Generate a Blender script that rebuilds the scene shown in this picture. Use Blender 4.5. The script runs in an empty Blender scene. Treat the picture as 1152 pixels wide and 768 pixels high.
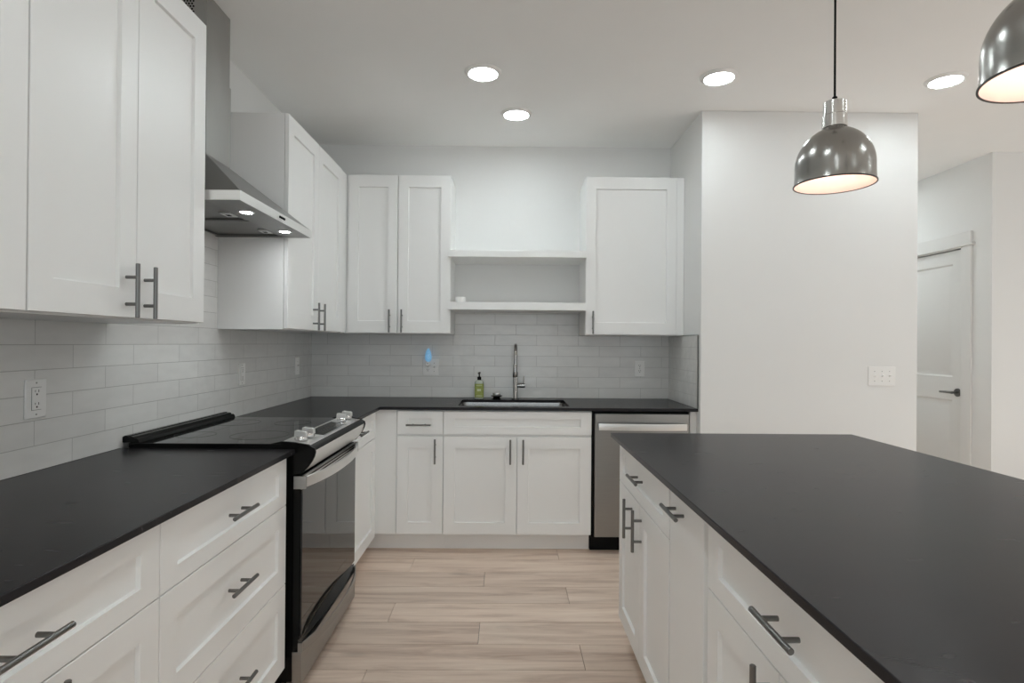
import bpy, bmesh, math, random
from mathutils import Vector, Matrix
random.seed(7)
S = bpy.context.scene
COL = S.collection
PI = math.pi

# ------------------------------------------------------------------ camera
CH = 1.3109
yaw, pitch, roll = 0.0084, 0.0036, 0.0076
fwd = Vector((math.sin(yaw)*math.cos(pitch), math.cos(yaw)*math.cos(pitch), math.sin(pitch)))
r0 = Vector((math.cos(yaw), -math.sin(yaw), 0))
u0 = r0.cross(fwd)
right = r0*math.cos(roll) + u0*math.sin(roll)
up = -r0*math.sin(roll) + u0*math.cos(roll)
cd = bpy.data.cameras.new('camera'); cam = bpy.data.objects.new('camera', cd); COL.objects.link(cam)
cd.sensor_width = 36.0; cd.lens = 36.0*646.17/1152; cd.clip_start = 0.02
m = Matrix.Identity(4)
for i in range(3):
    m[i][0], m[i][1], m[i][2] = right[i], up[i], -fwd[i]
m[2][3] = CH
cam.matrix_world = m
S.camera = cam

# ------------------------------------------------------------------ light settings
EXPOSURE = 0.24
CAN_EMIT = 50.0
REAR_FILL_W = 24.0
SIDE_FILL_W = 6.0
WORLD = 0.35
SUN_W = 7.0
REAR_FILL2_W = 10.0
CAN2_EMIT = 64.0
S.view_settings.view_transform = 'Standard'
S.view_settings.look = 'None'
S.view_settings.gamma = 1.0
S.view_settings.use_curve_mapping = False
S.view_settings.exposure = EXPOSURE
S.cycles.diffuse_bounces = 9; S.cycles.max_bounces = 14
w = bpy.data.worlds.new('world'); S.world = w; w.use_nodes = True
w.node_tree.nodes['Background'].inputs[0].default_value = (0.93, 0.96, 1.0, 1)
w.node_tree.nodes['Background'].inputs[1].default_value = WORLD

sl_ = bpy.data.lights.new('sun', 'SUN'); sl_.energy = SUN_W; sl_.angle = math.radians(1.5); sl_.color = (0.84, 0.98, 1.075)
sun = bpy.data.objects.new('sun', sl_); COL.objects.link(sun)
sun.rotation_euler = Vector((-1.0, 0.2, -0.95)).to_track_quat('-Z', 'Y').to_euler()

def area_light(name, loc, rot, sx, sy, power, color=(1, 1, 1)):
    ld = bpy.data.lights.new(name, 'AREA'); ld.shape = 'RECTANGLE'; ld.size = sx; ld.size_y = sy
    ld.energy = power; ld.color = color
    o = bpy.data.objects.new(name, ld); COL.objects.link(o); o.location = loc; o.rotation_euler = rot
    return o

# ------------------------------------------------------------------ materials
MATS = {}
def srgb(r, g, b):
    f = lambda c: (c/255/12.92) if c <= 10 else ((c/255+0.055)/1.055)**2.4
    return (f(r), f(g), f(b), 1)

def mat(name, col, rough=0.5, metal=0.0, var=0.02, scale=6.0, bump=0.0, bscale=40.0, stretch=(1, 1, 1),
        emit=None, estr=0.0, coat=0.0, spec=0.5, trans=0.0, ior=1.45, rvar=0.0, alpha=1.0):
    if name in MATS: return MATS[name]
    M = bpy.data.materials.new(name); M.use_nodes = True
    nt = M.node_tree; b = nt.nodes['Principled BSDF']
    geo = nt.nodes.new('ShaderNodeNewGeometry')
    mp = nt.nodes.new('ShaderNodeMapping'); mp.inputs['Scale'].default_value = stretch
    nt.links.new(geo.outputs['Position'], mp.inputs['Vector'])
    n = nt.nodes.new('ShaderNodeTexNoise'); n.inputs['Scale'].default_value = scale; n.inputs['Detail'].default_value = 4
    nt.links.new(mp.outputs[0], n.inputs['Vector'])
    mr = nt.nodes.new('ShaderNodeMapRange')
    mr.inputs['To Min'].default_value = 1-var; mr.inputs['To Max'].default_value = 1+var
    nt.links.new(n.outputs['Fac'], mr.inputs['Value'])
    vm = nt.nodes.new('ShaderNodeVectorMath'); vm.operation = 'SCALE'
    vm.inputs[0].default_value = col[:3]
    nt.links.new(mr.outputs[0], vm.inputs['Scale'])
    nt.links.new(vm.outputs[0], b.inputs['Base Color'])
    b.inputs['Metallic'].default_value = metal
    b.inputs['Roughness'].default_value = rough
    if rvar:
        m2 = nt.nodes.new('ShaderNodeMapRange')
        m2.inputs['To Min'].default_value = rough-rvar; m2.inputs['To Max'].default_value = rough+rvar
        nt.links.new(n.outputs['Fac'], m2.inputs['Value']); nt.links.new(m2.outputs[0], b.inputs['Roughness'])
    b.inputs['Specular IOR Level'].default_value = spec
    b.inputs['Coat Weight'].default_value = coat
    b.inputs['Coat Roughness'].default_value = 0.03
    b.inputs['Transmission Weight'].default_value = trans
    b.inputs['IOR'].default_value = ior
    if emit:
        b.inputs['Emission Color'].default_value = (*emit[:3], 1); b.inputs['Emission Strength'].default_value = estr
    if bump:
        n2 = nt.nodes.new('ShaderNodeTexNoise'); n2.inputs['Scale'].default_value = bscale; n2.inputs['Detail'].default_value = 3
        nt.links.new(mp.outputs[0], n2.inputs['Vector'])
        bp = nt.nodes.new('ShaderNodeBump'); bp.inputs['Strength'].default_value = bump; bp.inputs['Distance'].default_value = 0.002
        nt.links.new(n2.outputs['Fac'], bp.inputs['Height']); nt.links.new(bp.outputs[0], b.inputs['Normal'])
    MATS[name] = M
    return M

PAINT = mat('cabinet_paint', (0.85, 0.85, 0.84), 0.32, var=0.008, bump=0.03, bscale=25)
WALL = mat('wall_paint', (0.81, 0.81, 0.80), 0.65, var=0.01, bump=0.12, bscale=180)
CEIL = mat('ceiling_paint', (0.90, 0.90, 0.89), 0.8, var=0.012, bump=0.15, bscale=160)
TRIM = mat('trim_paint', (0.76, 0.755, 0.74), 0.4, var=0.008)
STONE = mat('dark_quartz', srgb(41, 39, 41), 0.27, var=0.05, scale=9, stretch=(1, 4, 4), bump=0.01, bscale=120, rvar=0.01, spec=0.14)
STEEL = mat('brushed_steel', (0.36, 0.356, 0.345), 0.33, metal=1.0, var=0.06, scale=3, stretch=(2, 2, 60), bump=0.02, bscale=40)
STEELV = mat('brushed_steel_bright', (0.82, 0.815, 0.80), 0.34, metal=1.0, var=0.04, scale=8, stretch=(1, 1, 30))
HOODST = mat('hood_steel', (0.45, 0.447, 0.435), 0.36, metal=1.0, var=0.05, scale=4, stretch=(3, 3, 1))
NICKEL = mat('brushed_nickel', (0.20, 0.197, 0.19), 0.30, metal=1.0, var=0.05, scale=30)
FAUCET = mat('faucet_steel', (0.42, 0.415, 0.405), 0.2, metal=1.0, var=0.04, scale=20)
BASIN = mat('basin_steel', (0.36, 0.357, 0.35), 0.27, metal=1.0, var=0.12, scale=5, stretch=(2, 2, 12))
DHOOD = mat('hood_steel_underside_shade', (0.24, 0.238, 0.23), 0.36, metal=1.0, var=0.08, scale=4, stretch=(3, 3, 1))  # hood steel tinted darker to put shade on the underside
CHROME = mat('chrome', (0.72, 0.72, 0.72), 0.12, metal=1.0, var=0.02)
GUN = mat('gunmetal_shade', (0.34, 0.335, 0.32), 0.24, metal=1.0, var=0.05, scale=4, stretch=(1, 1, 8))
SHIN = mat('warm_copper_lining', (0.89, 0.73, 0.65), 0.5, metal=0.0, var=0.03, scale=5, bump=0.05, bscale=60)
BLACK = mat('black_enamel', srgb(9, 9, 8), 0.22, var=0.1, spec=0.22)
MBLACK = mat('matte_black', srgb(12, 12, 12), 0.6, var=0.1, spec=0.2)
GLASSB = mat('black_ceramic_glass', srgb(12, 12, 11), 0.05, var=0.05, spec=0.4)
OVENG = mat('oven_door_glass', srgb(12, 12, 11), 0.02, var=0.02, spec=0.5, ior=1.62)
WPLAS = mat('white_plastic', (0.88, 0.875, 0.86), 0.3, var=0.01)
DPLAS = mat('dark_slot', srgb(30, 29, 28), 0.6, var=0.05)
SCREW = mat('screw_metal', (0.4, 0.4, 0.38), 0.4, metal=1.0)
FILTER = mat('filter_steel', (0.22, 0.217, 0.21), 0.38, metal=1.0, var=0.12, scale=10)
CANL = mat('led_diffuser', (0.9, 0.9, 0.88), 0.5, emit=(0.90, 0.99, 1.01), estr=CAN_EMIT)
CANL2 = mat('led_diffuser_fill', (0.9, 0.9, 0.88), 0.5, emit=(0.90, 0.99, 1.01), estr=CAN2_EMIT)
HOODL = mat('hood_lamp_lens', (0.9, 0.9, 0.88), 0.4, emit=(0.95, 0.99, 1.0), estr=95.0)
BULB = mat('bulb_glass', (0.9, 0.9, 0.85), 0.4, emit=(0.97, 0.92, 0.92), estr=10.0)

def tile_mat(name, axis, phase):
    M = bpy.data.materials.new(name); M.use_nodes = True
    nt = M.node_tree; b = nt.nodes['Principled BSDF']
    geo = nt.nodes.new('ShaderNodeNewGeometry'); sp = nt.nodes.new('ShaderNodeSeparateXYZ')
    nt.links.new(geo.outputs['Position'], sp.inputs[0])
    ax = nt.nodes.new('ShaderNodeMath'); ax.operation = 'SUBTRACT'; ax.inputs[1].default_value = phase-3.056
    nt.links.new(sp.outputs[axis], ax.inputs[0])
    az = nt.nodes.new('ShaderNodeMath'); az.operation = 'SUBTRACT'; az.inputs[1].default_value = 0.914
    nt.links.new(sp.outputs[2], az.inputs[0])
    cb = nt.nodes.new('ShaderNodeCombineXYZ')
    nt.links.new(ax.outputs[0], cb.inputs[0]); nt.links.new(az.outputs[0], cb.inputs[1])
    br = nt.nodes.new('ShaderNodeTexBrick')
    br.offset = 0.5; br.offset_frequency = 2; br.squash = 1.0
    br.inputs['Scale'].default_value = 1.0
    br.inputs['Brick Width'].default_value = 0.3056; br.inputs['Row Height'].default_value = 0.0765
    br.inputs['Mortar Size'].default_value = 0.0011; br.inputs['Mortar Smooth'].default_value = 0.15
    br.inputs['Bias'].default_value = 0.0
    br.inputs['Color1'].default_value = (0.80, 0.80, 0.78, 1); br.inputs['Color2'].default_value = (0.75, 0.748, 0.73, 1)
    br.inputs['Mortar'].default_value = (0.47, 0.465, 0.45, 1)
    nt.links.new(cb.outputs[0], br.inputs['Vector'])
    n = nt.nodes.new('ShaderNodeTexNoise'); n.inputs['Scale'].default_value = 9; n.inputs['Detail'].default_value = 3
    mp = nt.nodes.new('ShaderNodeMapping'); mp.inputs['Scale'].default_value = (1, 3, 1)
    nt.links.new(cb.outputs[0], mp.inputs['Vector']); nt.links.new(mp.outputs[0], n.inputs['Vector'])
    mr = nt.nodes.new('ShaderNodeMapRange'); mr.inputs['To Min'].default_value = 0.93; mr.inputs['To Max'].default_value = 1.06
    nt.links.new(n.outputs['Fac'], mr.inputs['Value'])
    vm = nt.nodes.new('ShaderNodeVectorMath'); vm.operation = 'SCALE'
    nt.links.new(br.outputs['Color'], vm.inputs[0]); nt.links.new(mr.outputs[0], vm.inputs['Scale'])
    nt.links.new(vm.outputs[0], b.inputs['Base Color'])
    # glazed, slightly wavy surface with sunken grout
    n2 = nt.nodes.new('ShaderNodeTexNoise'); n2.inputs['Scale'].default_value = 14; n2.inputs['Detail'].default_value = 1
    nt.links.new(cb.outputs[0], n2.inputs['Vector'])
    b1 = nt.nodes.new('ShaderNodeBump'); b1.inputs['Strength'].default_value = 0.9; b1.inputs['Distance'].default_value = 0.003
    nt.links.new(n2.outputs['Fac'], b1.inputs['Height'])
    inv = nt.nodes.new('ShaderNodeMath'); inv.operation = 'SUBTRACT'; inv.inputs[0].default_value = 1.0
    nt.links.new(br.outputs['Fac'], inv.inputs[1])
    b2 = nt.nodes.new('ShaderNodeBump'); b2.inputs['Strength'].default_value = 0.6; b2.inputs['Distance'].default_value = 0.0015
    nt.links.new(inv.outputs[0], b2.inputs['Height']); nt.links.new(b1.outputs[0], b2.inputs['Normal'])
    nt.links.new(b2.outputs[0], b.inputs['Normal'])
    rg = nt.nodes.new('ShaderNodeMapRange'); rg.inputs['To Min'].default_value = 0.2; rg.inputs['To Max'].default_value = 0.8
    nt.links.new(br.outputs['Fac'], rg.inputs['Value']); nt.links.new(rg.outputs[0], b.inputs['Roughness'])
    return M
TILE_BACK = tile_mat('subway_tile_back', 0, -1.3117)
TILE_LEFT = tile_mat('subway_tile_left', 1, 1.7462)
TILE_RIGHT = tile_mat('subway_tile_right', 1, 3.60)

def wood_mat():
    M = bpy.data.materials.new('oak_planks'); M.use_nodes = True
    nt = M.node_tree; b = nt.nodes['Principled BSDF']
    at = nt.nodes.new('ShaderNodeAttribute'); at.attribute_name = 'plank'
    geo = nt.nodes.new('ShaderNodeNewGeometry')
    add = nt.nodes.new('ShaderNodeVectorMath'); add.operation = 'MULTIPLY_ADD'
    nt.links.new(at.outputs['Color'], add.inputs[0]); add.inputs[1].default_value = (37, 19, 11)
    nt.links.new(geo.outputs['Position'], add.inputs[2])
    mp = nt.nodes.new('ShaderNodeMapping'); mp.inputs['Scale'].default_value = (1.1, 11, 1)
    nt.links.new(add.outputs[0], mp.inputs['Vector'])
    n = nt.nodes.new('ShaderNodeTexNoise'); n.inputs['Scale'].default_value = 1.6; n.inputs['Detail'].default_value = 6
    n.inputs['Roughness'].default_value = 0.62; n.inputs['Distortion'].default_value = 0.6
    nt.links.new(mp.outputs[0], n.inputs['Vector'])
    mp2 = nt.nodes.new('ShaderNodeMapping'); mp2.inputs['Scale'].default_value = (3, 90, 1)
    nt.links.new(add.outputs[0], mp2.inputs['Vector'])
    nf = nt.nodes.new('ShaderNodeTexNoise'); nf.inputs['Scale'].default_value = 2.2; nf.inputs['Detail'].default_value = 3
    nt.links.new(mp2.outputs[0], nf.inputs['Vector'])
    cr = nt.nodes.new('ShaderNodeValToRGB')
    e = cr.color_ramp.elements
    e[0].position = 0.28; e[0].color = srgb(186, 160, 143)
    e[1].position = 0.72; e[1].color = srgb(232, 214, 198)
    mid = e.new(0.5); mid.color = srgb(218, 197, 180)
    nt.links.new(n.outputs['Fac'], cr.inputs[0])
    # knots
    mk = nt.nodes.new('ShaderNodeMapping'); mk.inputs['Scale'].default_value = (1.7, 5.0, 1)
    nt.links.new(add.outputs[0], mk.inputs['Vector'])
    vo = nt.nodes.new('ShaderNodeTexVoronoi'); vo.inputs['Scale'].default_value = 1.0; vo.inputs['Randomness'].default_value = 1
    nt.links.new(mk.outputs[0], vo.inputs['Vector'])
    kr = nt.nodes.new('ShaderNodeMapRange'); kr.inputs['From Min'].default_value = 0.02; kr.inputs['From Max'].default_value = 0.13
    kr.inputs['To Min'].default_value = 0.72; kr.inputs['To Max'].default_value = 1.0
    nt.links.new(vo.outputs['Distance'], kr.inputs['Value'])
    f = nt.nodes.new('ShaderNodeMapRange'); f.inputs['To Min'].default_value = 0.93; f.inputs['To Max'].default_value = 1.07
    nt.links.new(nf.outputs['Fac'], f.inputs['Value'])
    sx = nt.nodes.new('ShaderNodeSeparateColor'); nt.links.new(at.outputs['Color'], sx.inputs[0])
    p = nt.nodes.new('ShaderNodeMapRange'); p.inputs['To Min'].default_value = 0.92; p.inputs['To Max'].default_value = 1.06
    nt.links.new(sx.outputs[0], p.inputs['Value'])
    m1 = nt.nodes.new('ShaderNodeMath'); m1.operation = 'MULTIPLY'; nt.links.new(f.outputs[0], m1.inputs[0]); nt.links.new(p.outputs[0], m1.inputs[1])
    m2 = nt.nodes.new('ShaderNodeMath'); m2.operation = 'MULTIPLY'; nt.links.new(m1.outputs[0], m2.inputs[0]); nt.links.new(kr.outputs[0], m2.inputs[1])
    vm = nt.nodes.new('ShaderNodeVectorMath'); vm.operation = 'SCALE'
    nt.links.new(cr.outputs[0], vm.inputs[0]); nt.links.new(m2.outputs[0], vm.inputs['Scale'])
    nt.links.new(vm.outputs[0], b.inputs['Base Color'])
    b.inputs['Roughness'].default_value = 0.42
    return M
WOOD = wood_mat()

# ------------------------------------------------------------------ mesh helpers
class MB:
    def __init__(s): s.bm = bmesh.new()
    def poly(s, pts, faces):
        vs = [s.bm.verts.new(p) for p in pts]
        for f in faces:
            try: s.bm.faces.new([vs[i] for i in f])
            except ValueError: pass
        return s
    def box(s, x0, x1, y0, y1, z0, z1):
        if x0 > x1: x0, x1 = x1, x0
        if y0 > y1: y0, y1 = y1, y0
        if z0 > z1: z0, z1 = z1, z0
        p = [(x0,y0,z0),(x1,y0,z0),(x1,y1,z0),(x0,y1,z0),(x0,y0,z1),(x1,y0,z1),(x1,y1,z1),(x0,y1,z1)]
        return s.poly(p, [(0,3,2,1),(4,5,6,7),(0,1,5,4),(1,2,6,5),(2,3,7,6),(3,0,4,7)])
    def tube(s, a, b, r, r2=None, n=16, caps=True):
        a, b = Vector(a), Vector(b); r2 = r if r2 is None else r2
        d = (b-a).normalized(); t = Vector((1,0,0)) if abs(d.x) < 0.9 else Vector((0,1,0))
        u = d.cross(t).normalized(); v = d.cross(u)
        A = [s.bm.verts.new(a+(u*math.cos(q)+v*math.sin(q))*r) for q in [2*PI*i/n for i in range(n)]]
        B = [s.bm.verts.new(b+(u*math.cos(q)+v*math.sin(q))*r2) for q in [2*PI*i/n for i in range(n)]]
        for i in range(n):
            f = s.bm.faces.new((A[i], A[(i+1)%n], B[(i+1)%n], B[i])); f.smooth = True
        if caps: s.bm.faces.new(A[::-1]); s.bm.faces.new(B)
        return s
    def path(s, pts, radii, n=14):
        pts = [Vector(p) for p in pts]
        if not hasattr(radii, '__len__'): radii = [radii]*len(pts)
        rings = []; u = None
        for i, p in enumerate(pts):
            d = (pts[min(i+1, len(pts)-1)]-pts[max(i-1, 0)]).normalized()
            if u is None:
                t = Vector((1,0,0)) if abs(d.x) < 0.9 else Vector((0,1,0)); u = d.cross(t).normalized()
            else: u = (u-d*u.dot(d)).normalized()
            v = d.cross(u)
            rings.append([s.bm.verts.new(p+(u*math.cos(2*PI*k/n)+v*math.sin(2*PI*k/n))*radii[i]) for k in range(n)])
        for A, B in zip(rings, rings[1:]):
            for k in range(n):
                f = s.bm.faces.new((A[k], A[(k+1)%n], B[(k+1)%n], B[k])); f.smooth = True
        s.bm.faces.new(rings[0][::-1]); s.bm.faces.new(rings[-1])
        return s
    def lathe(s, prof, c=(0,0,0), n=48, axis='z', closed=False):
        c = Vector(c); rings = []
        for r, h in prof:
            if r < 1e-6:
                P = {'z': Vector((0,0,h)), 'x': Vector((h,0,0)), 'y': Vector((0,h,0))}[axis]
                rings.append([s.bm.verts.new(c+P)])
            else:
                L = []
                for k in range(n):
                    a, q = r*math.cos(2*PI*k/n), r*math.sin(2*PI*k/n)
                    P = {'z': Vector((a,q,h)), 'x': Vector((h,a,q)), 'y': Vector((q,h,a))}[axis]
                    L.append(s.bm.verts.new(c+P))
                rings.append(L)
        if closed: rings.append(rings[0])
        for A, B in zip(rings, rings[1:]):
            for k in range(n):
                if len(A) == 1 and len(B) == 1: continue
                if len(A) == 1: f = s.bm.faces.new((A[0], B[(k+1)%n], B[k]))
                elif len(B) == 1: f = s.bm.faces.new((A[k], A[(k+1)%n], B[0]))
                else: f = s.bm.faces.new((A[k], A[(k+1)%n], B[(k+1)%n], B[k]))
                f.smooth = True
        return s
    def prism_y(s, prof, y0, y1, smooth=False):
        A = [s.bm.verts.new((x, y0, z)) for x, z in prof]; B = [s.bm.verts.new((x, y1, z)) for x, z in prof]
        n = len(prof)
        for i in range(n):
            f = s.bm.faces.new((A[i], A[(i+1)%n], B[(i+1)%n], B[i])); f.smooth = smooth
        s.bm.faces.new(A[::-1]); s.bm.faces.new(B)
        return s

def link(name, mb, material, parent=None, bevel=0.0, seg=2, org=None):
    bm = mb.bm
    bmesh.ops.recalc_face_normals(bm, faces=bm.faces)
    base = Vector((0, 0, 0)); q = parent
    while q is not None: base += q.location; q = q.parent
    xs = [v.co for v in bm.verts]
    mn = Vector((min(v.x for v in xs), min(v.y for v in xs), min(v.z for v in xs)))
    mx = Vector((max(v.x for v in xs), max(v.y for v in xs), max(v.z for v in xs)))
    o_ = Vector(org) if org is not None else Vector(((mn.x+mx.x)/2, (mn.y+mx.y)/2, mn.z))
    for v in bm.verts: v.co -= o_
    me = bpy.data.meshes.new(name); bm.to_mesh(me); bm.free()
    me.set_sharp_from_angle(angle=math.radians(38))
    o = bpy.data.objects.new(name, me); COL.objects.link(o); o.parent = parent
    o.location = o_-base
    if isinstance(material, (list, tuple)):
        for x in material: me.materials.append(x)
    else: me.materials.append(material)
    if bevel:
        md = o.modifiers.new('bevel', 'BEVEL'); md.width = bevel; md.segments = seg; md.limit_method = 'ANGLE'
        md.angle_limit = math.radians(35); md.harden_normals = False
    return o

def parts(name, mb, material, parent, bevel=0.0):
    """one object for every separate piece in mb"""
    bm = mb.bm; bm.verts.ensure_lookup_table(); seen = set(); out = []
    for v in list(bm.verts):
        if v in seen: continue
        stack, comp = [v], []
        seen.add(v)
        while stack:
            q = stack.pop(); comp.append(q)
            for e in q.link_edges:
                o = e.other_vert(q)
                if o not in seen: seen.add(o); stack.append(o)
        nb = MB(); mp = {q: nb.bm.verts.new(q.co) for q in comp}
        for f in {f for q in comp for f in q.link_faces}:
            nb.bm.faces.new([mp[q] for q in f.verts]).smooth = f.smooth
        out.append(link(name, nb, material, parent, bevel=bevel))
    bm.free()
    return out
def tag(o, label, cat, group=None):
    o['label'] = label; o['category'] = cat
    if group: o['group'] = group
    return o
def thing(name, loc, label, cat, group=None):
    o = bpy.data.objects.new(name, None); COL.objects.link(o); o.location = loc; o.empty_display_size = 0.05
    return tag(o, label, cat, group)
def struct(o): o['kind'] = 'structure'; return o

# shaker style front: corner O, horizontal unit U, outward normal N, width, height
def front(name, parent, O, U, N, wd, ht, t=0.019, stile=0.068, rail=0.068, rec=0.0105, flat=False, mt=None):
    O, U, N = Vector(O), Vector(U), Vector(N); Z = Vector((0, 0, 1))
    P = lambda a, b, c: O+U*a+Z*b+N*c
    mb = MB()
    def rect(a0, b0, a1, b1, c): return [mb.bm.verts.new(P(*q)) for q in ((a0,b0,c),(a1,b0,c),(a1,b1,c),(a0,b1,c))]
    back = rect(0, 0, wd, ht, 0); e = 0.0012
    out0 = rect(0, 0, wd, ht, t-e); out = rect(e, e, wd-e, ht-e, t)
    mb.bm.faces.new(back[::-1])
    def ring(A, B):
        for i in range(4): mb.bm.faces.new((A[i], A[(i+1)%4], B[(i+1)%4], B[i]))
    ring(back, out0); ring(out0, out)
    if flat: mb.bm.faces.new(out)
    else:
        i1 = rect(stile, rail, wd-stile, ht-rail, t)
        i2 = rect(stile+0.002, rail+0.002, wd-stile-0.002, ht-rail-0.002, t-rec)
        ring(out, i1); ring(i1, i2); mb.bm.faces.new(i2)
    return link(name, mb, mt or PAINT, parent)

def handle(parent, C, D, N, L=0.154, sp=0.0765, so=0.033, r=0.0059):
    C, D, N = Vector(C), Vector(D), Vector(N)
    mb = MB()
    c = C+N*so
    mb.path([c-D*L/2, c-D*(L/2-0.0012), c+D*(L/2-0.0012), c+D*L/2], [r*0.8, r, r, r*0.8], n=16)
    for s in (-1, 1): mb.tube(C+D*sp/2*s, c+D*sp/2*s, r*0.85, n=12)
    return link('handle', mb, NICKEL, parent)

# ------------------------------------------------------------------ constants of the room
XL, YB, XR, YR, ZC = -1.4314, 4.2102, 1.1915, 3.5271, 2.7556
XE, YS = 5.2, -4.6       # east wall, wall behind the camera
CT, TH = 0.914, 0.0185   # counter top height, slab thickness
UX, UY, UZ = Vector((1,0,0)), Vector((0,1,0)), Vector((0,0,1))

# ------------------------------------------------------------------ shell
def planks():
    mb = MB(); bm = mb.bm
    lay = bm.loops.layers.float_color.new('plank')
    PWd, L, g = 0.1975, 1.305, 0.0012
    k0 = math.floor((YS-2.311)/PWd)
    ph = [-0.552, 0.325, -0.118]   # joint position of successive rows
    k = k0
    while 2.311+k*PWd < 6.4:
        ya, yb_ = 2.311+k*PWd, 2.311+(k+1)*PWd
        off = {0: 0.325, 1: -0.118, 2: -0.552}[k % 3]
        n0 = math.floor((XL-off)/L)
        for n in range(n0, n0+7):
            xa, xb = off+n*L, off+(n+1)*L
            xa, xb = max(xa, XL-0.05), min(xb, XE+0.05)
            if xb <= xa: continue
            f0 = len(bm.faces)
            mb.box(xa+g, xb-g, ya+g, yb_-g, -0.012, 0)
            c = (random.random(), random.random(), random.random(), 1)
            bm.faces.ensure_lookup_table()
            for f in bm.faces[f0:]:
                for l in f.loops: l[lay] = c
        k += 1
    return mb
fl = struct(link('floor', planks(), WOOD, org=(0, 0, -0.012)))
sub = link('subfloor', MB().box(XL-0.1, XE+0.1, YS-0.1, 6.6, -0.06, -0.0125), mat('subfloor_dark', srgb(70, 56, 48), 0.8), fl)
struct(link('ceiling', MB().box(XL-0.12, XE+0.12, YS-0.12, 6.6, ZC, ZC+0.1), CEIL))
struct(link('wall_left', MB().box(XL-0.12, XL, YS-0.12, YB+0.12, 0, ZC), WALL))
struct(link('wall_back', MB().box(XL, XR, YB, YB+0.12, 0, ZC), WALL))
struct(link('wall_right', MB().box(XR, 2.5335, YR, 6.4, 0, ZC), WALL, bevel=0.004))
DX = 3.58
wh = MB()
wh.box(DX, DX+0.12, 4.2145, 4.489, 0, ZC); wh.box(DX, DX+0.12, 4.489, 5.27, 2.092, ZC); wh.box(DX, DX+0.12, 5.27, 6.4, 0, ZC)
struct(link('wall_hall', wh, WALL))
struct(link('wall_front', MB().box(DX+0.12, XE, 4.2145, 4.3345, 0, ZC), WALL))
struct(link('wall_hall_end', MB().box(2.5335, 4.2, 6.4, 6.52, 0, ZC), WALL))
# unseen wall behind the camera, its window openings enlarged for more fill light
WINS = [(-1.0, 1.3), (1.9, 4.4)]
WZ0, WZ1 = 0.12, 2.45
wr = MB()
xs = [XL-0.12]+[q for ab in WINS for q in ab]+[XE+0.12]
for i in range(0, len(xs), 2): wr.box(xs[i], xs[i+1], YS-0.12, YS, 0, ZC)
for a, b_ in WINS:
    wr.box(a, b_, YS-0.12, YS, 0, WZ0); wr.box(a, b_, YS-0.12, YS, WZ1, ZC)
struct(link('wall_rear', wr, WALL))
PANE = mat('window_glass', (1, 1, 1), 0.02, spec=0.3, var=0.0)
PANE.node_tree.nodes['Principled BSDF'].inputs['Alpha'].default_value = 0.06
for i, (a, b_) in enumerate(WINS):
    f = MB(); c_ = (a+b_)/2
    for q in ((a, a+0.05), (b_-0.05, b_), (c_-0.03, c_+0.03)): f.box(q[0], q[1], YS-0.09, YS-0.03, WZ0, WZ1)
    f.box(a+0.05, c_-0.03, YS-0.09, YS-0.03, WZ0, WZ0+0.05).box(c_+0.03, b_-0.05, YS-0.09, YS-0.03, WZ0, WZ0+0.05)
    f.box(a+0.05, c_-0.03, YS-0.09, YS-0.03, WZ1-0.05, WZ1).box(c_+0.03, b_-0.05, YS-0.09, YS-0.03, WZ1-0.05, WZ1)
    fo = struct(link('window_%d' % (i+1), f, TRIM))
    link('pane', MB().box(a+0.05, c_-0.03, YS-0.062, YS-0.058, WZ0+0.05, WZ1-0.05), PANE, fo)
    link('pane', MB().box(c_+0.03, b_-0.05, YS-0.062, YS-0.058, WZ0+0.05, WZ1-0.05), PANE, fo)
    area_light('daylight_fill', (c_, YS-0.02, (WZ0+WZ1)/2), (PI/2, 0, 0), b_-a-0.1, WZ1-WZ0-0.1, (REAR_FILL_W if i == 0 else REAR_FILL2_W), (0.86, 0.99, 1.075))  # area light added in the opening as fill from behind the camera
# unseen side window, added so the fill light and sun have an opening
EY0, EY1, EZ0, EZ1 = 0.0, 3.3, 0.12, 2.45
we = MB().box(XE, XE+0.12, YS-0.12, EY0, 0, ZC).box(XE, XE+0.12, EY1, 4.3345, 0, ZC).box(XE, XE+0.12, EY0, EY1, 0, EZ0).box(XE, XE+0.12, EY0, EY1, EZ1, ZC)
struct(link('wall_east', we, WALL))
f = MB()
for q in ((EY0, EY0+0.05), (EY0+1.07, EY0+1.13), (EY0+2.17, EY0+2.23), (EY1-0.05, EY1)): f.box(XE+0.03, XE+0.09, q[0], q[1], EZ0, EZ1)
f.box(XE+0.031, XE+0.089, EY0+0.05, EY1-0.05, EZ0, EZ0+0.05).box(XE+0.031, XE+0.089, EY0+0.05, EY1-0.05, EZ1-0.05, EZ1)
fo = struct(link('window_3', f, TRIM))
link('pane', MB().box(XE+0.058, XE+0.062, EY0+0.05, EY1-0.05, EZ0+0.05, EZ1-0.05), PANE, fo)
area_light('daylight_fill', (XE+0.02, (EY0+EY1)/2, (EZ0+EZ1)/2), (0, PI/2, 0), EZ1-EZ0-0.1, EY1-EY0-0.1, SIDE_FILL_W, (0.86, 0.99, 1.075))  # added area fill set in the opening on top of the sun

def baseb(name, x0, x1, y0, y1): struct(link(name, MB().box(x0, x1, y0, y1, 0, 0.135), TRIM, bevel=0.003))
baseb('baseboard_right', XR+0.004, 2.5465, YR-0.013, YR-0.0005)
baseb('baseboard_hall', 2.534, 2.5465, YR, 6.39)
baseb('baseboard_front', DX, XE-0.005, 4.2015, 4.214)

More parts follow.
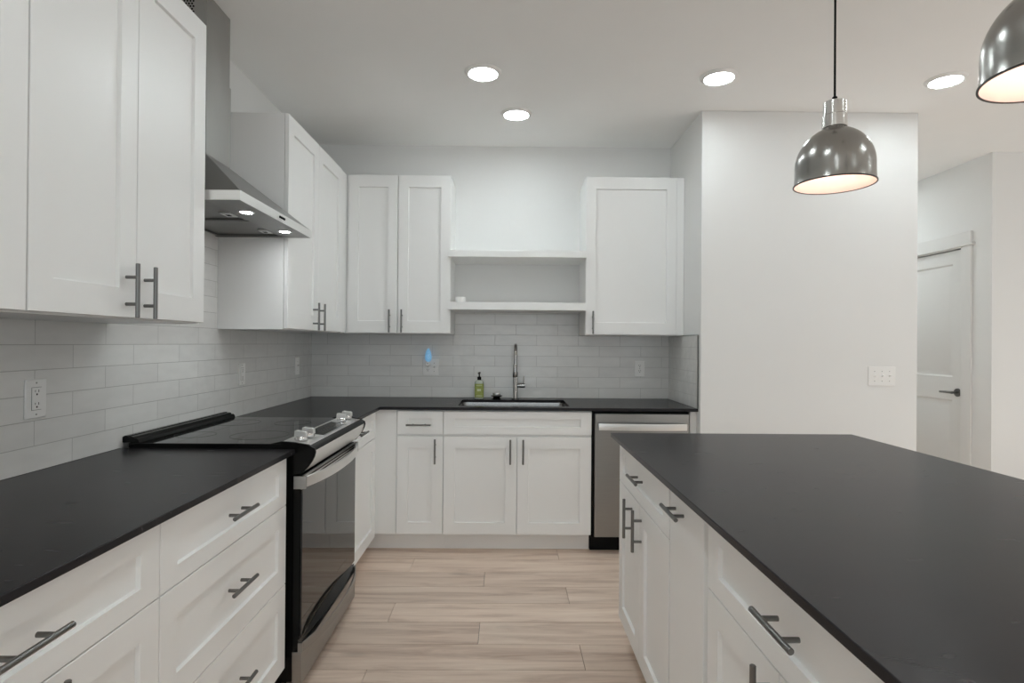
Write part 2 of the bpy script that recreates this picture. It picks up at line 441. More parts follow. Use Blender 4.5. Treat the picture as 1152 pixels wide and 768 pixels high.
# hall door
dr = struct(bpy.data.objects.new('door_1', None)); COL.objects.link(dr); dr.location = (DX+0.02, 4.88, 0)
def door_leaf():
    mb = MB(); x = DX+0.012; y0, y1, z0, z1 = 4.493, 5.266, 0.01, 2.083
    bm = mb.bm
    P = lambda y, z, dx=0: bm.verts.new((x+dx, y, z))
    ys = [y0, 4.603, 5.156, y1]; zs = [z0, 0.22, 0.885, 1.068, 1.978, z1]
    V = {(i, j): P(ys[i], zs[j]) for i in range(4) for j in range(6)}
    for i in range(3):
        for j in range(5):
            c = [V[i, j], V[i+1, j], V[i+1, j+1], V[i, j+1]]
            if i == 1 and j in (1, 3):
                prev = c
                for ins, dx in ((0.012, 0.010), (0.03, 0.010), (0.05, 0.002)):
                    q = [P(ys[1]+ins, zs[j]+ins, dx), P(ys[2]-ins, zs[j]+ins, dx), P(ys[2]-ins, zs[j+1]-ins, dx), P(ys[1]+ins, zs[j+1]-ins, dx)]
                    for k in range(4): bm.faces.new((prev[k], prev[(k+1)%4], q[(k+1)%4], q[k]))
                    prev = q
                bm.faces.new(prev)
            else: bm.faces.new(c)
    mb.box(x+0.012, x+0.035, y0, y1, z0, z1)
    return mb
link('leaf', door_leaf(), TRIM, dr)
cs = MB(); cs.box(DX-0.018, DX, 4.389, 4.486, 0, 2.098); cs.box(DX-0.018, DX, 5.273, 5.37, 0, 2.098)
parts('casing', cs, TRIM, dr, bevel=0.003)
hd = MB(); hd.box(DX-0.03, DX, 4.365, 5.394, 2.098, 2.116); hd.box(DX-0.02, DX, 4.389, 5.37, 2.116, 2.208)
link('head_casing', hd, TRIM, dr, bevel=0.003)
lv = MB(); lv.lathe([(0, -0.010), (0.031, -0.010), (0.033, -0.004), (0.033, 0.0)], (DX+0.012, 4.545, 0.948), n=28, axis='x')
lv.tube((DX+0.005, 4.545, 0.948), (DX-0.045, 4.545, 0.948), 0.010)
lv.path([(DX-0.042, 4.538, 0.948), (DX-0.044, 4.60, 0.949), (DX-0.042, 4.665, 0.947)], [0.010, 0.009, 0.008])
link('lever', lv, NICKEL, dr)
link('gap_shade_block', MB().box(DX+0.05, DX+0.119, 4.4895, 5.2695, 0.0, 2.0915), MBLACK, dr)  # black block behind the leaf so the gap above it reads as shade

# ------------------------------------------------------------------ tile backsplashes
TT = 0.006
b1 = MB().box(XL+0.0006, XL+TT, 0.2, YB-TT-0.001, CT+0.0005, 1.3715)
t1 = tag(link('tile_backsplash', b1, TILE_LEFT), 'glossy white subway tile wall behind the range and the left counter', 'backsplash', 'tile backsplashes')
link('upper_tiles', MB().box(XL+0.0006, XL+TT, 2.0685, 2.834, 1.3715, 1.85), TILE_LEFT, t1)
b2 = MB().box(XL+TT, XR-TT, YB-TT, YB-0.0006, CT+0.0005, 1.3715)
t2 = tag(link('tile_backsplash', b2, TILE_BACK), 'white subway tile wall behind the sink and faucet', 'backsplash', 'tile backsplashes')
link('upper_tiles', MB().box(-0.38, 0.524, YB-TT, YB-0.0006, 1.3715, 1.5345), TILE_BACK, t2)
b3 = MB().box(XR-TT, XR, 3.563, YB, CT+0.0005, 1.3715)
t3 = tag(link('tile_backsplash', b3, TILE_RIGHT), 'small strip of white tile turning the corner above the dishwasher', 'backsplash', 'tile backsplashes')
link('edge_trim', MB().box(XR-TT-0.003, XR, 3.558, 3.563, CT+0.0005, 1.3745).box(XR-TT-0.003, XR, 3.563, YB-0.35, 1.3715, 1.3745), NICKEL, t3)

# ------------------------------------------------------------------ counters
def slab(pts_outer, name, label, hole=None):
    mb = MB(); bm = mb.bm
    z1, z0 = CT, CT-TH
    if hole is None:
        T = [bm.verts.new((x, y, z1)) for x, y in pts_outer]; B = [bm.verts.new((x, y, z0)) for x, y in pts_outer]
        bm.faces.new(T); bm.faces.new(B[::-1])
        for i in range(len(T)): bm.faces.new((T[i], T[(i+1)%len(T)], B[(i+1)%len(T)], B[i]))
    return tag(link(name, mb, STONE, bevel=0.0022), label, 'countertop', 'dark stone countertops')
CX = XL+0.649            # front edge of the left counters
slab([(XL, 0.2), (CX, 0.2), (CX, 2.1365), (XL, 2.1365)], 'countertop', 'dark charcoal stone countertop on the drawers left of the range, nearest the camera')
IX0, IX1, IY1 = 0.468, 1.555, 2.575
slab([(IX0, 0.3), (IX1, 0.3), (IX1, IY1), (IX0, IY1)], 'island_countertop', 'large dark charcoal stone island top at right under the pendants')
# L shaped back counter with rounded sink opening
def back_counter():
    mb = MB(); bm = mb.bm
    fy = YB-0.649
    def rr(x0, x1, y0, y1, r, n=5):
        p = []
        for cx, cy, a in ((x1-r, y0+r, -PI/2), (x1-r, y1-r, 0), (x0+r, y1-r, PI/2), (x0+r, y0+r, PI)):
            for k in range(n+1): p.append((cx+r*math.cos(a+k*PI/2/n), cy+r*math.sin(a+k*PI/2/n)))
        return p
    outer = [(CX, fy), (XR, fy), (XR, YB), (XL, YB), (XL, 2.904), (CX, 2.904)]
    inner = rr(-0.312, 0.402, 3.64, 4.062, 0.035)
    for z in (CT, CT-TH):
        vo = [bm.verts.new((x, y, z)) for x, y in outer]; vi = [bm.verts.new((x, y, z)) for x, y in inner]
        eds = [bm.edges.new((vo[i], vo[(i+1)%len(vo)])) for i in range(len(vo))]+[bm.edges.new((vi[i], vi[(i+1)%len(vi)])) for i in range(len(vi))]
        bmesh.ops.triangle_fill(bm, use_beauty=True, edges=eds)
        if z == CT: to, ti = vo, vi
        else: bo, bi = vo, vi
    for A, B in ((to, bo), (ti, bi)):
        for i in range(len(A)): bm.faces.new((A[i], A[(i+1)%len(A)], B[(i+1)%len(A)], B[i]))
    return mb
tag(link('countertop', back_counter(), STONE, bevel=0.0018), 'dark L-shaped stone countertop with the sink cut into it along the back wall', 'countertop', 'dark stone countertops')

# sink
def sink():
    mb = MB(); bm = mb.bm
    prof = [(0.012, CT-TH-0.002), (0.0, CT-TH-0.002), (-0.004, CT-0.06), (-0.01, 0.72), (-0.035, 0.702), (-0.17, 0.698)]
    def ring(off, z, n=6):
        r = max(0.012, 0.035+off*0.6) if off > -0.1 else 0.02
        x0, x1, y0, y1 = -0.312-off, 0.402+off, 3.64-off, 4.062+off; p = []
        for cx, cy, a in ((x1-r, y0+r, -PI/2), (x1-r, y1-r, 0), (x0+r, y1-r, PI/2), (x0+r, y0+r, PI)):
            for k in range(n+1): p.append(bm.verts.new((cx+r*math.cos(a+k*PI/2/n), cy+r*math.sin(a+k*PI/2/n), z)))
        return p
    R = [ring(o, z) for o, z in prof]
    for A, B in zip(R, R[1:]):
        for i in range(len(A)):
            f = bm.faces.new((A[i], A[(i+1)%len(A)], B[(i+1)%len(A)], B[i])); f.smooth = True
    bm.faces.new(R[-1])
    return mb
sk = thing('sink', (0.045, 3.851, 0.697), 'stainless steel undermount sink set in the back counter', 'sink')
so = link('basin', sink(), BASIN, sk); md = so.modifiers.new('solid', 'SOLIDIFY'); md.thickness = 0.0012; md.offset = 1
link('drain', MB().lathe([(0, 0.0), (0.02, 0.0), (0.035, 0.003), (0.045, 0.003), (0.046, 0.0)], (0.045, 3.93, 0.6985), n=28), CHROME, sk)

# ------------------------------------------------------------------ base cabinets
BF = 0.1185; BT = CT-TH-0.001
def base_x(name_label, y0, y1, face, wall, fronts, sgn, toe=0.075, group=None, cat='cabinet', name='base_cabinet', kick_end=None):
    """cabinet whose fronts face +x (sgn=1) or -x (sgn=-1); face = x of the box front"""
    t = thing(name, ((face+wall)/2, (y0+y1)/2, 0), name_label, cat, group)
    wl = wall+sgn*0.0015
    link('body', MB().box(wl, face, y0, y1, 0.114, BT), PAINT, t)
    link('toe_kick', MB().box(wl, face-sgn*toe, y0, y1, 0, 0.114), PAINT, t)
    for kind, a, b_, z0, z1, hnd in fronts:
        r = 0.047 if kind == 'drawer_top' else 0.068
        fo = front('drawer' if kind.startswith('drawer') else ('pull_out_front' if kind == 'pull' else 'door'), t,
                   (face+sgn*0.0005, a if sgn < 0 else b_, z0), (0, 1 if sgn < 0 else -1, 0), (sgn, 0, 0), b_-a, z1-z0, rail=r, flat=(kind == 'pull'))
        if hnd:
            hy, hz, vert = hnd
            handle(fo, (face+sgn*0.0195-(sgn*0.009 if kind == 'drawer_top' and False else 0), hy, hz), (0, 0, 1) if vert else (0, 1, 0), (sgn, 0, 0))
    return t
G = 'white shaker base cabinets'
FX = XL+0.61
DT0, DT1 = 0.724, 0.888
base_x('white base cabinet with one drawer over two doors, nearest the camera on the left', 0.581, 1.342, FX, XL,
       [('drawer_top', 0.583, 1.3405, 0.7175, 0.888, (0.955, 0.806, False)),
        ('door', 0.583, 0.960, 0.122, 0.7145, (0.915, 0.635, True)), ('door', 0.9635, 1.3405, 0.122, 0.7145, (1.02, 0.635, True))], 1, group=G)
base_x('white base cabinet of three drawers between the nearest cabinet and the range', 1.343, 2.1065, FX, XL,
       [('drawer_top', 1.3445, 2.105, 0.7175, 0.888, (1.714, 0.806, False)),
        ('drawer', 1.3445, 2.105, 0.4315, 0.7145, (1.714, 0.588, False)), ('drawer', 1.3445, 2.105, 0.122, 0.4285, (1.714, 0.29, False))], 1, group=G)
t = base_x('narrow white base cabinet with drawer and door between range and back corner', 2.906, 3.598, FX, XL,
       [('drawer_top', 2.908, 3.525, 0.7315, 0.888, (3.13, 0.815, False)),
        ('door', 2.908, 3.525, 0.122, 0.728, None)], 1, group=G)

def base_y(label, x0, x1, fronts, filler=None, group=G):
    face = YB-0.61
    t = thing('base_cabinet', ((x0+x1)/2, (face+YB)/2, 0), label, 'cabinet', group)
    return t, face
link('toe_kick', MB().box(XL+0.0015, FX-0.075, 3.5985, 3.677, 0, 0.114), PAINT, t)
t, FY = base_y('slim white base cabinet with one drawer over one door, left of the sink cabinet', -0.82, -0.394, None)
link('body', MB().box(FX+0.001, -0.394, FY, YB-0.002, 0.114, BT), PAINT, t)
link('toe_kick', MB().box(FX-0.12, -0.394, FY+0.078, YB-0.02, 0, 0.114), PAINT, t)
link('corner_filler', MB().box(FX+0.0005, -0.686, FY-0.006, FY-0.0005, 0.118, BT-0.003), PAINT, t)
f = front('drawer', t, (-0.680, FY-0.0005, 0.743), UX, -UY, 0.285, 0.144, rail=0.047); handle(f, (-0.5435, FY-0.0195, 0.803), UX, -UY)
f = front('door', t, (-0.680, FY-0.0005, 0.122), UX, -UY, 0.285, 0.607, rail=0.072); handle(f, (-0.442, FY-0.0195, 0.640), UZ, -UY)
t, FY = base_y('wide white sink base cabinet with a false drawer front over two doors', -0.393, 0.532, None)
t['category'] = 'cabinet'
link('body', MB().box(-0.393, 0.532, FY, YB, 0.114, 0.66), PAINT, t)
link('face_frame', MB().box(-0.393, 0.532, FY, FY+0.02, 0.6605, BT), PAINT, t)
parts('side_panel', MB().box(-0.393, -0.375, FY+0.02, YB, 0.6605, BT).box(0.514, 0.532, FY+0.02, YB, 0.6605, BT), PAINT, t)
link('toe_kick', MB().box(-0.393, 0.532, FY+0.078, YB, 0, 0.114), PAINT, t)
front('false_drawer_front', t, (-0.3915, FY-0.0005, 0.743), UX, -UY, 0.922, 0.144, rail=0.047)
f = front('door', t, (-0.3915, FY-0.0005, 0.122), UX, -UY, 0.4555, 0.607, rail=0.072, stile=0.07); handle(f, (0.0245, FY-0.0195, 0.640), UZ, -UY)
f = front('door', t, (0.0685, FY-0.0005, 0.122), UX, -UY, 0.4615, 0.607, rail=0.072, stile=0.07); handle(f, (0.104, FY-0.0195, 0.640), UZ, -UY)

tag(link('filler_panel', MB().box(1.15, XR-0.0005, FY-0.006, FY+0.02, 0.0, BT), PAINT, bevel=0.001), 'narrow white filler panel between dishwasher and right wall', 'panel')

# island
IB = 0.5175
GI = 'white island cabinets'
base_x('white island cabinet with one drawer over two doors at the far end of the island', 1.751, 2.52, IB, 1.13,
       [('drawer_top', 1.7525, 2.5185, 0.7175, 0.888, (2.134, 0.808, False)),
        ('door', 2.137, 2.5185, 0.122, 0.7145, (2.2625, 0.625, True)), ('door', 1.7525, 2.134, 0.122, 0.7145, (2.108, 0.625, True))], -1, group=GI, name='island_cabinet')
base_x('island cabinet with a plain flat pull-out front and one horizontal handle', 1.414, 1.75, IB, 1.13,
       [('pull', 1.4425, 1.7385, 0.122, 0.888, (1.645, 0.831, False))], -1, group=GI, name='island_cabinet')
base_x('white island cabinet with a wide drawer over two doors, nearest the camera', 0.65, 1.413, IB, 1.13,
       [('drawer_top', 0.6515, 1.4115, 0.7175, 0.888, (1.008, 0.813, False)),
        ('door', 1.0415, 1.4115, 0.122, 0.7145, (1.075, 0.635, True)), ('door', 0.6515, 1.0385, 0.122, 0.7145, (0.99, 0.635, True))], -1, group=GI, name='island_cabinet')
tag(link('island_back_panel', MB().box(1.131, 1.15, 0.65, 2.52, 0.0, BT), PAINT, bevel=0.001), 'white panel closing the seating side of the island', 'panel')

# ------------------------------------------------------------------ wall cabinets
UB, UT = 1.372, 2.4385
GU = 'white shaker wall cabinets'
def upper_left(label, y0, y1, doors, ext=0):
    face = XL+0.327
    t = thing('wall_cabinet', ((XL+face)/2, (y0+y1)/2, UB), label, 'cabinet', GU)
    link('body', MB().box(XL, face, y0, y1, UB, UT), PAINT, t)
    for a, b_, hy in doors:
        f = front('door', t, (face+0.0025, b_, UB+0.005), -UY, UX, b_-a, UT-UB-0.006, stile=0.072, rail=0.082)
        handle(f, (face+0.0215, hy, 1.453), UZ, UX)
    return t, face
upper_left('white two-door wall cabinet nearest the camera, cut off by the frame', 0.541, 1.3025, [(0.5425, 0.920, 0.885), (0.9235, 1.301, 0.958)])
upper_left('tall white two-door wall cabinet left of the range hood', 1.3035, 2.0665, [(1.306, 1.683, 1.6395), (1.6865, 2.058, 1.722)])
t, face = upper_left('white two-door wall cabinet between range hood and back corner', 2.836, YB-0.345, [(2.838, 3.2905, 3.2115-0.0), (3.294, 3.752, 3.3145)])
link('corner_filler', MB().box(face+0.0005, face+0.016, 3.755, YB-0.3265, UB+0.003, UT-0.001), PAINT, t)
def upper_back(label, x0, x1, doors, bx0=None):
    face = YB-0.326
    t = thing('wall_cabinet', ((x0+x1)/2, (YB+face)/2, UB), label, 'cabinet', GU)
    link('body', MB().box(bx0 if bx0 is not None else x0, x1, face, YB, UB, UT), PAINT, t)
    for a, b_, hx in doors:
        f = front('door', t, (a, face-0.0025, UB+0.005), UX, -UY, b_-a, UT-UB-0.006, stile=0.066, rail=0.08)
        handle(f, (hx, face-0.0215, 1.456), UZ, -UY)
    return t, face
upper_back('white two-door wall cabinet in the back left corner beside the shelves', -1.083, -0.384, [(-1.071, -0.7415, -0.789), (-0.7365, -0.3855, -0.707)], bx0=-1.103)
t, face = upper_back('single-door white wall cabinet right of the floating shelves', 0.526, 1.1905, [(0.5275, 1.137, 0.5735)])
link('filler_strip', MB().box(1.1395, 1.1895, face-0.016, face-0.0005, UB+0.003, UT-0.001), PAINT, t)

for z0, z1, lab in ((1.889, 1.934, 'upper floating white shelf between the back wall cabinets'), (1.5355, 1.5865, 'lower floating white shelf above the tiled sink wall')):
    mb = MB().box(-0.3835, 0.5255, YB-0.34, YB, z0, z1).box(-0.397, 0.5275, YB-0.372, YB-0.34-0.0095, z0, z1)
    mb.box(-0.3835, 0.5255, YB-0.3495, YB-0.34, z0, z1)
    tag(link('floating_shelf', mb, PAINT, bevel=0.001), lab, 'shelf', 'floating shelves')
tag(link('puck_light', MB().lathe([(0, 0), (0.034, 0), (0.036, 0.004), (0.036, 0.03), (0.032, 0.036), (0, 0.038)], (-0.318, YB-0.32, 1.587), n=32), WPLAS),
    'small round white plastic puck at the left end of the lower shelf', 'puck')

# ------------------------------------------------------------------ range hood
HB, HT, HX, HY0, HY1 = 1.821, 1.857, -0.966, 2.0755, 2.8345
CY0, CY1, CXF, CZ = 2.380, 2.588, -1.250, 2.086
h = thing('range_hood', (-1.2, 2.455, HB), 'stainless steel chimney range hood with two lit lamps over the range', 'range hood')
rim = MB()
rim.box(HX-0.004, HX, HY0, HY1, HB, HT)
rim.box(XL+TT, HX-0.004, HY0, HY0+0.004, HB, HT); rim.box(XL+TT, HX-0.004, HY1-0.004, HY1, HB, HT)
link('rim', rim, STEELV, h, bevel=0.0008)  # brighter steel than the canopy puts the rim's lit look into its colour
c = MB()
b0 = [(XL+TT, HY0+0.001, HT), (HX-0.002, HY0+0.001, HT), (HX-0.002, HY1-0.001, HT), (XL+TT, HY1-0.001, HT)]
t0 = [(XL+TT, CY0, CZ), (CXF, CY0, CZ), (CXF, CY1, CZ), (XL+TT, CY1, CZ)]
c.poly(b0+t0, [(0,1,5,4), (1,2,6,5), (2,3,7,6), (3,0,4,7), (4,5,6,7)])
link('canopy', c, mat('hood_steel_shaded', (0.34, 0.338, 0.33), 0.34, metal=1.0, var=0.06, scale=4, stretch=(3, 3, 1)), h)  # same steel as the rim, coloured darker to put shade on the slopes
link('chimney', MB().box(XL+TT, CXF, CY0, CY1, CZ+0.0005, 2.4445).box(XL+TT, CXF-0.004, CY0+0.004, CY1-0.004, 2.4445, ZC-0.001), HOODST, h)
vg = MB()
for i in range(5):
    for j in range(11):
        x = -1.365+i*0.0125+(0.006 if j % 2 else 0); z = 2.62+j*0.011
        vg.tube((x, CY0+0.006, z), (x, CY0+0.0032, z), 0.0042, n=8)
vg_ = link('vent_grille', vg, MBLACK, h)
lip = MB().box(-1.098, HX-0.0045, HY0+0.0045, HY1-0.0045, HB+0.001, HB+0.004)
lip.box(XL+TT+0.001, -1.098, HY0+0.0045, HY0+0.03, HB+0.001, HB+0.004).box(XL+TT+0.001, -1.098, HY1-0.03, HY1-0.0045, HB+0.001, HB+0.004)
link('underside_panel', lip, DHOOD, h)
for y0, y1 in ((HY0+0.032, 2.449), (2.459, HY1-0.032)):
    fb = MB().box(-1.412, -1.104, y0, y1, HB+0.010, HB+0.022)
    for (a, b_, c_, d) in ((-1.412, -1.402, y0, y1), (-1.114, -1.104, y0, y1), (-1.402, -1.114, y0, y0+0.01), (-1.402, -1.114, y1-0.01, y1)):
        fb.box(a, b_, c_, d, HB+0.004, HB+0.010)
    fo = link('grease_filter', fb, FILTER, h)
    yc = (y0+y1)/2+0.06
    link('latch', MB().box(-1.155, -1.112, yc-0.035, yc+0.035, HB+0.001, HB+0.0098), STEELV, fo, bevel=0.001)
    link('latch_hole', MB().box(-1.142, -1.125, yc-0.012, yc+0.012, HB+0.0002, HB+0.001), MBLACK, fo)
for y in (2.275, 2.669):
    l = MB().lathe([(0, 0), (0.020, 0.0), (0.023, 0.001)], (-1.034, y, HB-0.0008), n=28)
    lo = link('lamp', l, HOODL, h)
    link('lamp_ring', MB().lathe([(0.023, 0.0015), (0.023, -0.001), (0.031, -0.001), (0.032, 0.0015)], (-1.034, y, HB-0.0005), n=28), CHROME, lo)
for k in range(4):
    y = 2.435+k*0.016
    link('button', MB().tube((HX, y, 1.839), (HX+0.004, y, 1.839), 0.0052, n=12), MBLACK, h)

# ------------------------------------------------------------------ range
RY0, RY1 = 2.142, 2.8985
r = thing('range', (-1.1, 2.52, 0), 'black and stainless slide-in electric range with glass cooktop', 'range')
link('body', MB().box(-1.425, -0.792, RY0, RY1, 0.05, 0.905), BLACK, r)
link('feet', MB().box(-1.38, -0.84, RY0+0.03, RY1-0.03, 0.0, 0.05), MBLACK, r)
link('cooktop', MB().box(-1.40, -0.836, RY0-0.002, RY1+0.001, 0.915, 0.932).box(-1.40, -0.84, RY0, RY1-0.001, 0.905, 0.915), GLASSB, r, bevel=0.002)
for cx, cy, rr_ in ((-1.26, 2.34, 0.075), (-1.26, 2.70, 0.1), (-1.0, 2.34, 0.11), (-1.0, 2.70, 0.08)):
    link('burner_ring', MB().lathe([(rr_, 0), (rr_, 0.0003), (rr_+0.0016, 0.0003), (rr_+0.0016, 0)], (cx, cy, 0.9321), n=48, closed=True), mat('burner_print', srgb(28, 28, 27), 0.25), r)
bg = MB().prism_y([(-1.4245, 0.9325), (-1.4245, 0.953), (-1.418, 0.958), (-1.404, 0.958), (-1.401, 0.952), (-1.397, 0.952), (-1.394, 0.956), (-1.384, 0.954), (-1.381, 0.947), (-1.377, 0.946), (-1.373, 0.949), (-1.366, 0.944), (-1.362, 0.9325)], RY0+0.002, RY1-0.002)
bo = link('rear_vent_trim', bg, BLACK, r)
# control panel
top = [(-0.836, 0.9395), (-0.728, 0.925), (-0.7155, 0.914)]
fas = [(-0.7135, 0.906), (-0.715, 0.892), (-0.7215, 0.872), (-0.731, 0.855), (-0.744, 0.838), (-0.758, 0.825)]
PY0, PY1 = RY0+0.012, RY1-0.012
link('control_panel', MB().prism_y([(-0.836, 0.907), (-0.836, 0.9395), (-0.733, 0.9262), (-0.733, 0.907)], PY0, PY1), STEELV, r, bevel=0.001)
link('front_edge', MB().prism_y([(-0.7325, 0.907), (-0.7325, 0.9260), (-0.722, 0.922), (-0.7135, 0.914), (-0.712, 0.907)], PY0, PY1), BLACK, r)
link('fascia', MB().prism_y([(-0.79, 0.9065)]+fas+[(-0.79, 0.825)], PY0, PY1), STEELV, r)
cap = [(-0.875, 0.9325), (-0.836, 0.941), (-0.79, 0.938), (-0.735, 0.929), (-0.712, 0.915), (-0.709, 0.902), (-0.713, 0.885), (-0.722, 0.866), (-0.737, 0.846), (-0.757, 0.823), (-0.79, 0.816), (-0.875, 0.816)]
for a, b_ in ((RY0-0.001, PY0-0.0005), (PY1+0.0005, RY1+0.001)):
    link('end_cap', MB().prism_y([(x+(0.0 if x < -0.84 else 0), z) for x, z in cap], a, b_), BLACK, r, bevel=0.0015)
sl = -(0.9395-0.9262)/0.103
pz = lambda x: 0.9395+(x+0.836)*sl
link('display_bezel', MB().prism_y([(-0.822, pz(-0.822)), (-0.822, pz(-0.822)+0.0035), (-0.744, pz(-0.744)+0.0035), (-0.744, pz(-0.744))], 2.355, 2.69), CHROME, r, bevel=0.001)
link('display', MB().prism_y([(-0.815, pz(-0.815)+0.0036), (-0.815, pz(-0.815)+0.0045), (-0.751, pz(-0.751)+0.0045), (-0.751, pz(-0.751)+0.0036)], 2.363, 2.682), GLASSB, r)
tk = MB()
for a, x in [(2.40+0.032*i, xx) for i in range(9) for xx in (-0.802, -0.785, -0.768)]:
    if random.random() < 0.75: tk.prism_y([(x, pz(x)+0.0046), (x, pz(x)+0.0049), (x+0.0035, pz(x+0.0035)+0.0049), (x+0.0035, pz(x+0.0035)+0.0046)], a, a+0.012)
parts('display_mark', tk, mat('display_print', srgb(120, 120, 116), 0.5), r)
for y in (2.213, 2.295, 2.755, 2.845):
    x = -0.788
    k = MB().lathe([(0, 0.002), (0.024, 0.002), (0.0245, 0.006), (0.021, 0.016), (0.019, 0.018), (0, 0.018)], (x, y, pz(x)), n=32)
    ko = link('knob', k, CHROME, r)
    g = MB().prism_y([(x-0.024, pz(x)+0.014), (x-0.022, pz(x)+0.038), (x-0.016, pz(x)+0.040), (x+0.016, pz(x)+0.036), (x+0.023, pz(x)+0.033), (x+0.024, pz(x)+0.013)], y-0.012, y+0.012)
    link('knob_grip', g, STEELV, ko, bevel=0.002)
# door
def curve_bar(y0, y1, x_end, x_mid, z0, z1, th=0.010, n=28, power=2.4):
    mb = MB(); bm = mb.bm; R = []
    for i in range(n+1):
        y = y0+(y1-y0)*i/n; s = abs(2*i/n-1)**power
        x = x_mid+(x_end-x_mid)*s
        R.append([bm.verts.new(p) for p in ((x, y, z0), (x, y, z1), (x-th*0.4, y, z1+0.004), (x-th, y, z1), (x-th, y, z0))])
    for A, B in zip(R, R[1:]):
        for k in range(5):
            f = bm.faces.new((A[k], A[(k+1)%5], B[(k+1)%5], B[k])); f.smooth = False
    bm.faces.new(R[0]); bm.faces.new(R[-1][::-1])
    return mb
dd = link('oven_door', MB().box(-0.791, -0.765, RY0+0.003, RY1-0.003, 0.205, 0.812), BLACK, r)
link('door_glass', MB().box(-0.7645, -0.7575, RY0+0.006, RY1-0.006, 0.215, 0.762), OVENG, dd, bevel=0.0015)
link('door_top_trim', MB().box(-0.7645, -0.757, RY0+0.003, RY1-0.003, 0.7625, 0.811), STEELV, dd, bevel=0.001)
for zz in (0.774, 0.786, 0.798):
    link('door_vent', MB().box(-0.7569, -0.7563, RY0+0.03, RY1-0.03, zz, zz+0.005), MBLACK, dd)
hh = link('oven_handle', curve_bar(RY0+0.014, RY1-0.014, -0.744, -0.703, 0.770, 0.807), STEELV, dd)
parts('handle_mount', MB().box(-0.7900, -0.7450, RY0+0.0005, RY0+0.012, 0.764, 0.812).box(-0.7900, -0.7450, RY1-0.012, RY1-0.0005, 0.764, 0.812), STEEL, dd, bevel=0.001)
dw_ = MB().box(-0.791, -0.757, RY0+0.002, RY1-0.002, 0.035, 0.158)
dro = link('warming_drawer', dw_, STEEL, r, bevel=0.0015)
link('drawer_recess', MB().box(-0.791, -0.770, RY0+0.004, RY1-0.004, 0.159, 0.2045), BLACK, dro)
parts('drawer_end', MB().box(-0.7695, -0.752, RY0+0.002, RY0+0.014, 0.1585, 0.192).box(-0.7695, -0.752, RY1-0.014, RY1-0.002, 0.1585, 0.192), STEEL, dro)
link('drawer_handle', curve_bar(RY0+0.008, RY1-0.008, -0.750, -0.704, 0.160, 0.191, th=0.008), STEEL, dro)
def lens(z0, z1, depth):
    mb = MB(); bm = mb.bm; n = 24; y0, y1 = RY0+0.02, RY1-0.02; A = []; B = []; C = []
    for i in range(n+1):
        y = y0+(y1-y0)*i/n; s = 1-abs(2*i/n-1)**2
        A.append(bm.verts.new((-0.7568, y, z0+0.002))); B.append(bm.verts.new((-0.7568, y, z0+(z1-z0)*s+0.004))); C.append(bm.verts.new((-0.7568+depth*s+0.0005, y, z0+0.001)))
    for i in range(n):
        bm.faces.new((A[i], A[i+1], B[i+1], B[i])); bm.faces.new((B[i], B[i+1], C[i+1], C[i])); bm.faces.new((C[i], C[i+1], A[i+1], A[i]))
    return mb
link('door_lower_lip', lens(0.205, 0.232, 0.028), BLACK, dd)

# ------------------------------------------------------------------ dishwasher
d = thing('dishwasher', (0.845, 3.9, 0), 'stainless steel dishwasher with a bar handle under the back counter', 'dishwasher')
link('body', MB().box(0.548, 1.143, 3.60, 4.19, 0.10, 0.888), MBLACK, d)
do = link('door', MB().box(0.551, 1.141, 3.575, 3.5995, 0.110, 0.878), STEEL, d, bevel=0.003)
def dwbar():
    mb = MB(); bm = mb.bm; n = 20; R = []
    for i in range(n+1):
        x = 0.572+(1.119-0.572)*i/n; s = abs(2*i/n-1)**2.2; y = 3.531+0.018*s
        R.append([bm.verts.new(p) for p in ((x, y, 0.779), (x, y-0.002, 0.80), (x, y, 0.820), (x, y+0.012, 0.820), (x, y+0.012, 0.779))])
    for A, B in zip(R, R[1:]):
        for k in range(5):
            f = bm.faces.new((A[k], A[(k+1)%5], B[(k+1)%5], B[k])); f.smooth = k in (0, 1)
    bm.faces.new(R[0]); bm.faces.new(R[-1][::-1])
    mb.box(0.572, 0.584, 3.55, 3.575, 0.783, 0.816); mb.box(1.107, 1.119, 3.55, 3.575, 0.783, 0.816)
    return mb
link('handle', dwbar(), STEELV, do)
link('kick_plate', MB().box(0.536, 1.147, 3.664, 3.70, 0, 0.0995), MBLACK, d)
link('gap_seal', MB().box(0.5335, 0.5475, 3.592, 3.62, 0.10, 0.893), MBLACK, d)

# ------------------------------------------------------------------ faucet, soap, dish
fx, fy = 0.062, 4.118
fc = thing('faucet', (fx, fy, CT), 'tall gooseneck kitchen faucet with a side lever behind the sink', 'faucet')
link('base', MB().lathe([(0.0, 0.0), (0.027, 0.0), (0.027, 0.005), (0.019, 0.008), (0.0175, 0.012), (0.0175, 0.19), (0.0155, 0.194), (0, 0.194)], (fx, fy, CT+0.0005), n=28), FAUCET, fc)
arc = [(fx, fy, CT+0.19), (fx, fy, CT+0.30)]
for k in range(0, 13):
    a = PI*k/12; arc.append((fx-0.004*k/12, fy-0.085*(1-math.cos(a)), CT+0.30+0.085*math.sin(a)))
arc.append((fx-0.005, fy-0.171, CT+0.255))
link('spout', MB().path(arc, 0.0115, n=18), FAUCET, fc)
link('spray_head', MB().path([(fx-0.005, fy-0.171, CT+0.256), (fx-0.005, fy-0.171, CT+0.25), (fx-0.006, fy-0.172, CT+0.17), (fx-0.006, fy-0.172, CT+0.165)], [0.012, 0.0145, 0.0165, 0.014], n=18), FAUCET, fc)
hb = link('handle_hub', MB().tube((fx+0.0155, fy, CT+0.097), (fx+0.068, fy, CT+0.097), 0.0165, n=24), FAUCET, fc)
